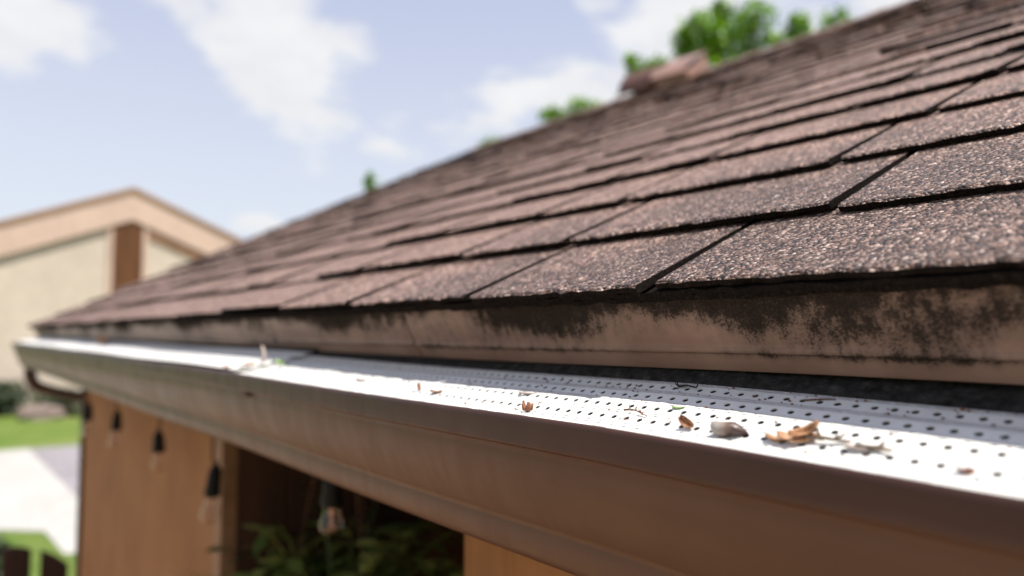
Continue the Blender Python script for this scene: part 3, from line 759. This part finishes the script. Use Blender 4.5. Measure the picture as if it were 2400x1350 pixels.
# ------------------------------------------------------------------ string of lamps under the eave
LXL = .50
lamps_px = [(205, 950, 985), (272, 970, 1008), (372, 1017, 1058), (497, 1098, 1160), (778, 1118, 1183)]
sl_ = thing('string_light', 'black cable of clear filament bulbs hanging in a row under the eave', 'string lights', (LXL, 2.2, H-.06))
sinv = Matrix.Translation(-Vector(sl_.location))
tops = []
for i, (x, yt, yb) in enumerate(lamps_px):
    pt_ = on(x, yt, 0, LXL); pb = on(x, yb, 0, LXL); hS = pt_[2]-pb[2]; rS = .0175
    mb = MB().lathe([(.0035, hS+.018), (.0045, hS+.010), (.0085, hS+.006), (.0125, hS), (.0145, hS*.75), (.0150, hS*.45), (rS, .006), (rS, 0), (.0120, -.001), (.0002, -.001)], 16)
    so_ = mb.build('lamp_holder', 'black_plastic', sl_, smooth=True); so_.matrix_parent_inverse = sinv; recalc(so_)
    so_.location = tuple(pb)
    so_.rotation_euler = (radians((3, -2, 4, 7, 5)[i]), radians((2, 3, -3, 4, -2)[i]), 0)
    L = hS*1.12
    bu = MB().lathe([(.0110, -.0012), (.0118, -L*.12), (.0150, -L*.35), (.0188, -L*.58), (.0195, -L*.70), (.0172, -L*.84), (.0115, -L*.95), (.0050, -L*.995), (.0002, -L)], 20)
    bo = bu.build('bulb', 'glass', so_, smooth=True); recalc(bo); bo.modifiers.new('thick', 'SOLIDIFY').thickness = .0006
    fm = MB(); fm.lathe([(.0085, -.001), (.0055, -L*.2), (.0022, -L*.45), (.0002, -L*.46)], 10)
    for k in range(4):
        a = k*pi/2+.4; fm.tube([(.002*cos(a), .002*sin(a), -L*.40), (.0082*cos(a), .0082*sin(a), -L*.80), (.0075*cos(a+.7), .0075*sin(a+.7), -L*.84)], .0012, 5)
    fm.tube([(0, 0, -L*.3), (0, 0, -L*.86)], .0011, 5)
    recalc(fm.build('filament', 'filament', so_, smooth=True))
    tops.append(Vector((pb[0], pb[1], pb[2]+hS+.014)))
cz = H-.062; cpts = [(LXL, -1.0, cz)]
tops.sort(key=lambda v: v.y)
for a, b_ in zip(tops[:-1], tops[1:]):
    for k in range(6):
        f = k/6; cpts.append((LXL, a.y+(b_.y-a.y)*f, cz-.018*sin(pi*f)))
cpts += [(LXL, tops[-1].y, cz), (LXL, YEND-.3, cz)]
o = MB().tube(cpts, .0028, 6).build('cable', 'black_plastic', sl_, smooth=True); o.matrix_parent_inverse = sinv
for p in tops:
    o = MB().tube([(p.x, p.y, cz+.001), (p.x, p.y+.002, (cz+p.z)/2), (p.x, p.y, min(p.z, cz-.004))], .0026, 6).build('lead', 'black_plastic', sl_, smooth=True); o.matrix_parent_inverse = sinv

# ------------------------------------------------------------------ hanging plant in the recess
pc = on(780, 1330, 0, .76); pc = Vector((pc[0], pc[1]-.05, 1.465))
pl = thing('hanging_plant', 'leafy green plant in a hanging pot in the dark recess behind the lamps', 'hanging plant', pc)
recalc(MB().lathe([(.001, 0), (.085, 0), (.12, .16), (.132, .165), (.132, .19), (.115, .19), (.110, .165), (.001, .16)], 20).build('pot', 'terracotta', pl, smooth=False))
top = Vector((0.0, 0.0, ZT-.085-pc.z))
for k in range(3):
    a = 2*pi*k/3+.5
    MB().tube([(.128*cos(a), .128*sin(a), .17), (.045*cos(a), .045*sin(a), .62), top], .0018, 6).build('cord', 'cord', pl, smooth=True)
r = random.Random(8); lf = MB(); stm = MB()
for k in range(95):
    a = r.uniform(0, 2*pi); el = r.uniform(.15, 1.35); L = r.uniform(.14, .40)
    p0_ = Vector((.05*cos(a), .05*sin(a), .17)); pts = []
    for q_ in range(6):
        f = q_/5; out = L*cos(el)*f; up = L*sin(el)*f-.28*L*f*f
        pts.append(p0_+Vector((cos(a)*out, sin(a)*out*.85, up)))
    stm.tube(pts, .0018, 4)
    for q_ in range(2, 6):
        for sgn in (-1, 1):
            c_ = pts[q_]; dr_ = (Vector((cos(a+sgn*.9), sin(a+sgn*.9), r.uniform(-.3, .5)))).normalized(); sd = dr_.cross(Vector((r.uniform(-.3, .3), r.uniform(-.3, .3), 1))).normalized()
            l = r.uniform(.045, .085); w = l*.42; dp = Vector((0, 0, -l*.18))
            lf.add([c_, c_+dr_*l*.35+sd*w*.5, c_+dr_*l*.35-sd*w*.5, c_+dr_*l*.7+sd*w*.42+dp*.5, c_+dr_*l*.7-sd*w*.42+dp*.5, c_+dr_*l+dp], [(0, 1, 2), (1, 3, 4, 2), (3, 5, 4)])
lf.build('foliage', 'house_leaf', pl); stm.build('stems', 'house_leaf', pl)

# ------------------------------------------------------------------ the house across the lawn
NY = 25.0
def nx_(x, y): 
    p = on(x, y, 1, NY); return p[0], p[2]
nh = thing('neighbor_house', 'cream gabled house across the lawn with wide tan rake boards', 'house', (on(310, 700, 1, NY)[0], NY+4, 0))
ninv = Matrix.Translation(-Vector(nh.location))
def nb(mb, name, m, parent=None):
    o = mb.build(name, m, parent or nh); recalc(o)
    if parent is None: o.matrix_parent_inverse = ninv
    return o
pk = nx_(314, 447); lw = nx_(0, 546); rw_ = nx_(600, 566)
sl_l = (pk[1]-lw[1])/(pk[0]-lw[0]); sl_r = (pk[1]-rw_[1])/(rw_[0]-pk[0]); sN = (sl_l+sl_r)/2
print('neighbor slopes', sl_l, sl_r, 'peak z', pk[1])
half = 7.2; sN = sl_r*.5+sl_l*.5; thk = nx_(310, 447)[1]-nx_(310, 516)[1]
ex0, ex1 = pk[0]-half, pk[0]+half; ez_ = pk[1]-sN*half
ov = .13
for sg, xe, nm in ((-1, ex0, 'rake_board'), (1, ex1, 'rake_board')):
    V = []
    for y in (NY, NY+.08): V += [(pk[0], y, pk[1]), (xe, y, ez_), (xe, y, ez_-thk), (pk[0], y, pk[1]-thk)]
    nb(MB().add(V, [(0, 1, 2, 3), (4, 5, 6, 7), (0, 1, 5, 4), (1, 2, 6, 5), (2, 3, 7, 6), (3, 0, 4, 7)]), nm, 'neighbor_trim')
    V = []
    for y in (NY-.05, NY+9): V += [(pk[0], y, pk[1]+.10), (xe+sg*.1, y, ez_+.055), (xe+sg*.1, y, ez_+.002), (pk[0], y, pk[1]+.004)]
    nb(MB().add(V, [(0, 1, 2, 3), (4, 5, 6, 7), (0, 1, 5, 4), (1, 2, 6, 5), (2, 3, 7, 6), (3, 0, 4, 7)]), 'roof_slope', 'neighbor_roof')
    V = []
    for y in (NY-.055, NY-.051): V += [(pk[0], y, pk[1]+.11), (xe+sg*.1, y, ez_+.06), (xe+sg*.1, y, ez_-.06), (pk[0], y, pk[1]-.02)]
    nb(MB().add(V, [(0, 1, 2, 3), (4, 5, 6, 7), (0, 1, 5, 4), (1, 2, 6, 5), (2, 3, 7, 6), (3, 0, 4, 7)]), 'drip_edge', 'neighbor_edge')
    V = []
    for y in (NY+.081, NY+ov): V += [(pk[0], y, pk[1]-thk+.05), (xe, y, ez_-thk+.05), (xe, y, ez_-thk-.02), (pk[0], y, pk[1]-thk-.02)]
    nb(MB().add(V, [(0, 1, 2, 3), (4, 5, 6, 7), (0, 1, 5, 4), (1, 2, 6, 5), (2, 3, 7, 6), (3, 0, 4, 7)]), 'rake_soffit', 'neighbor_soffit')
WY = NY+ov+.002
nb(MB().prism([(ex0+.6, 0), (ex1-.6, 0), (ex1-.6, ez_-.1), (pk[0], pk[1]-.3), (ex0+.6, ez_-.1)], [WY, NY+8.8]), 'wall', 'neighbor_wall')
V = []; xf = pk[0]+half-.8; fz = pk[1]-thk-.025; dx0 = .42
for y in (WY-.06, WY-.004): V += [(pk[0]+dx0, y, fz-sN*dx0), (xf, y, fz-sN*(xf-pk[0])), (xf, y, fz-sN*(xf-pk[0])-.30), (pk[0]+dx0, y, fz-sN*dx0-.30)]
nb(MB().add(V, [(0, 1, 2, 3), (4, 5, 6, 7), (0, 1, 5, 4), (1, 2, 6, 5), (2, 3, 7, 6), (3, 0, 4, 7)]), 'frieze_board', 'neighbor_soffit')
va, vb = on(262, 640, 1, WY)[0], on(332, 640, 1, WY)[0]
zt = pk[1]-thk-.02; zb = on(300, 700, 1, WY)[2]-2.2
gvn = nb(MB().box((va, WY-.05, zb), (vb, WY-.002, zt-.06)), 'gable_panel', 'neighbor_slat')
ns = 6; wS = (vb-va)/ns
for i in range(ns):
    nb(MB().box((va+i*wS+.012, WY-.085, zb+.02), (va+(i+1)*wS-.012, WY-.0505, zt-.08)), 'slat', 'neighbor_slat', gvn)
for xa in (va-.14, vb+.002):
    nb(MB().box((xa, WY-.07, zb), (xa+.138, WY-.003, zt-.10)), 'panel_trim', 'neighbor_trim')
for xa in (-6.2, 7.0):
    w = nb(MB().box((pk[0]+xa, WY-.04, .9), (pk[0]+xa+1.5, WY-.002, 2.3)), 'window', 'neighbor_trim')
    nb(MB().box((pk[0]+xa+.1, WY-.046, 1.0), (pk[0]+xa+1.4, WY-.041, 2.2)), 'pane', 'black_plastic', w)

# ------------------------------------------------------------------ vegetation
def leaves(mb, c, rad, n, size, r, shell=.35):
    n = int(n*2.6)
    for _ in range(n):
        v = Vector((r.gauss(0, 1), r.gauss(0, 1), r.gauss(0, 1))).normalized()*(shell+(1-shell)*r.random()**.6)
        p = Vector(c)+Vector((v.x*rad[0], v.y*rad[1], v.z*rad[2]))
        d = Vector((r.gauss(0, 1), r.gauss(0, 1), r.gauss(-.2, .7))).normalized(); s_ = d.cross(Vector((r.gauss(0, .5), r.gauss(0, .5), 1))).normalized()
        l = size*r.uniform(.7, 1.3); w = l*.5; dp = Vector((0, 0, -l*.15))
        mb.add([p, p+d*l*.5+s_*w*.5, p+d*l+dp, p+d*l*.5-s_*w*.5], [(0, 1, 2, 3)])
def tree(name, label, base, lobes, size, group, seed, dens=1.0, trunk=.11):
    r = random.Random(seed); base = Vector((base[0], base[1], 0)); root = thing(name, label, 'tree', base, group)
    mb = MB(); tr = MB()
    zc_ = min(l[0][2]-l[1][2] for l in lobes); fork = Vector((r.uniform(-.1, .1), r.uniform(-.1, .1), max(.8, zc_*.8)))
    tr.tube([(0, 0, -.05), (r.uniform(-.05, .05), r.uniform(-.05, .05), fork.z*.5), fork], [trunk*1.25, trunk, trunk*.75], 9)
    for c, rad, n in lobes:
        cl = Vector(c)-base
        mid = (fork+cl)/2+Vector((r.uniform(-.15, .15), r.uniform(-.15, .15), .1))
        tr.tube([fork, mid, cl, cl+Vector((r.uniform(-.3, .3)*rad[0], r.uniform(-.3, .3)*rad[1], rad[2]*.7))], [trunk*.55, trunk*.38, trunk*.2, trunk*.06], 6)
        for _ in range(5):
            e = cl+Vector((r.uniform(-1, 1)*rad[0], r.uniform(-1, 1)*rad[1], r.uniform(-.5, .9)*rad[2]))*.75
            tr.tube([cl, (cl+e)/2+Vector((0, 0, .03)), e], [trunk*.16, trunk*.1, trunk*.03], 4)
        leaves(mb, cl, rad, int(n*dens), size, r)
    mb.build('crown', 'leaf', root); tr.build('trunk', 'bark', root, smooth=True)
    return root
def far_pt(x, y, dist): d = ray(x, y); return CAMP+d*dist
def lobe(x, y, rx, ry, dist, n):
    k = dist/FPX; c = far_pt(x, y, dist); return (tuple(c), (rx*k, rx*k, ry*k), n)
D = 11.0
b = far_pt(1720, 100, D)
tree('leafy_tree', 'large bright green tree showing above the ridge beside the roof vent', b,
     [lobe(1645, 85, 62, 58, D, 420), lobe(1715, 105, 70, 62, D+.2, 420), lobe(1765, 45, 50, 42, D, 150), lobe(1870, 62, 30, 34, D-.2, 110), lobe(1820, 110, 60, 34, D, 160), lobe(1690, 22, 24, 30, D, 60), lobe(1600, 110, 26, 40, D, 70),
      lobe(1720, 330, 330, 170, D+.3, 1500), lobe(1955, 45, 40, 20, D-.3, 60)], .105, 'trees behind the house', 1)
b = far_pt(1500, 230, 12.5)
tree('leafy_tree', 'small green treetop just left of the roof vent above the ridge', b, [lobe(1505, 165, 38, 26, 12.5, 110), lobe(1478, 140, 14, 16, 12.4, 40), lobe(1545, 150, 26, 18, 12.5, 50), lobe(1510, 330, 110, 140, 12.5, 700)], .105, 'trees behind the house', 2)
b = far_pt(1340, 330, 14.0)
tree('leafy_tree', 'low green treetop along the ridge left of the roof vent', b, [lobe(1300, 268, 36, 16, 14, 80), lobe(1365, 248, 44, 16, 14, 90), lobe(1340, 400, 100, 125, 14, 700)], .12, 'trees behind the house', 3)
b = far_pt(1150, 420, 15.5)
tree('leafy_tree', 'tiny green treetop low on the roof line midway along', b, [lobe(1155, 338, 28, 14, 15.5, 60), lobe(1150, 460, 70, 105, 15.5, 450)], .12, 'trees behind the house', 4)
b = far_pt(868, 520, 17)
tree('slender_tree', 'slender dark green treetop rising left of the roof slope', b, [lobe(866, 425, 13, 24, 17, 60), lobe(874, 450, 18, 20, 17, 60), lobe(870, 560, 34, 100, 17, 380)], .13, 'trees behind the house', 5, trunk=.07)
def bush(label, x, y, rx, ry, dist, n, seed, group='shrubs along the neighboring wall'):
    p = far_pt(x, y, dist); k = dist/FPX; root = thing('shrub', label, 'shrub', (p[0], p[1], 0), group); r = random.Random(seed)
    mb = MB(); st = MB(); top = p[2]+ry*k
    for q_ in range(5):
        leaves(mb, (r.uniform(-.4, .4)*rx*k, r.uniform(-.2, .2)*rx*k, top*.5+r.uniform(-.1, .1)*top), (rx*k*.75, rx*k*.6, top*.48), n//5, .11, r, .55)
    for q_ in range(6):
        a = r.uniform(0, 6.28); st.tube([(0, 0, 0), (.2*rx*k*cos(a), .2*rx*k*sin(a), top*.4), (.5*rx*k*cos(a), .5*rx*k*sin(a), top*.75)], [.03, .02, .008], 5)
    mb.build('foliage', 'shrub_leaf', root); st.build('stems', 'bark', root)
bush('dark rounded shrub at the foot of the cream wall, far left', 10, 925, 75, 34, 19.9, 1100, 1)
bush('low dark shrub at the cream wall behind the downspout', 150, 930, 60, 22, 19.7, 800, 2)
bush('leafy shrub beside the arched gate at the lower left corner', -22, 1272, 34, 22, 5.6, 500, 3, 'garden shrubs')
rk_ = far_pt(105, 945, 19.3); r = random.Random(4)
V = []; F = []; nn = 12
mb = MB(); prf = [(.02, .0), (1.0, .0), (1.08, .18), (.92, .42), (.55, .60), (.02, .66)]
mb.lathe(prf, nn)
mb.V = [(.55*x*(1+r.uniform(-.15, .15)), .55*y_*(.7+r.uniform(-.1, .1)), .62*z*(1+r.uniform(-.12, .12))) for x, y_, z in mb.V]
o = mb.build('boulder', 'rock', loc=(rk_[0], rk_[1], 0)); recalc(o); tag(o, 'pinkish grey boulder on the lawn edge before the cream wall', 'boulder')

# ------------------------------------------------------------------ arched wooden gate beyond the corner
GY = 4.75
gt = thing('wooden_gate', 'dark brown board gate with arched top beyond the house corner', 'gate', (.25, GY, 0))
def gx(x, y): p = on(x, y, 1, GY); return p[0], p[2]
bw = [(gx(-170, 1300), gx(-95, 1290)), (gx(-82, 1290), gx(-10, 1284)), (gx(6, 1285), gx(74, 1287)), (gx(95, 1289), gx(160, 1322))]
for (x0, z0), (x1, z1) in bw:
    V = []; nq = 8
    for y in (GY-.011, GY+.011):
        V += [(x0-.25, y, .06), (x1-.25, y, .06)]+[(x1-.25+(x0-x1)*q_/nq, y, z1+(z0-z1)*q_/nq+.012*sin(pi*q_/nq)) for q_ in range(nq+1)]
    k = nq+3; V = [(a_, b__-GY, c_) for a_, b__, c_ in V]
    o = mesh('board', V, [tuple(range(k))[::-1], tuple(range(k, 2*k))]+[(j, (j+1) % k, k+(j+1) % k, k+j) for j in range(k)], 'gate_wood', gt); recalc(o)
for z in (.25, .62):
    MB().box((bw[0][0][0]-.25, .0115, z), (bw[-1][1][0]-.25, .035, z+.08)).build('rail', 'gate_wood', gt)
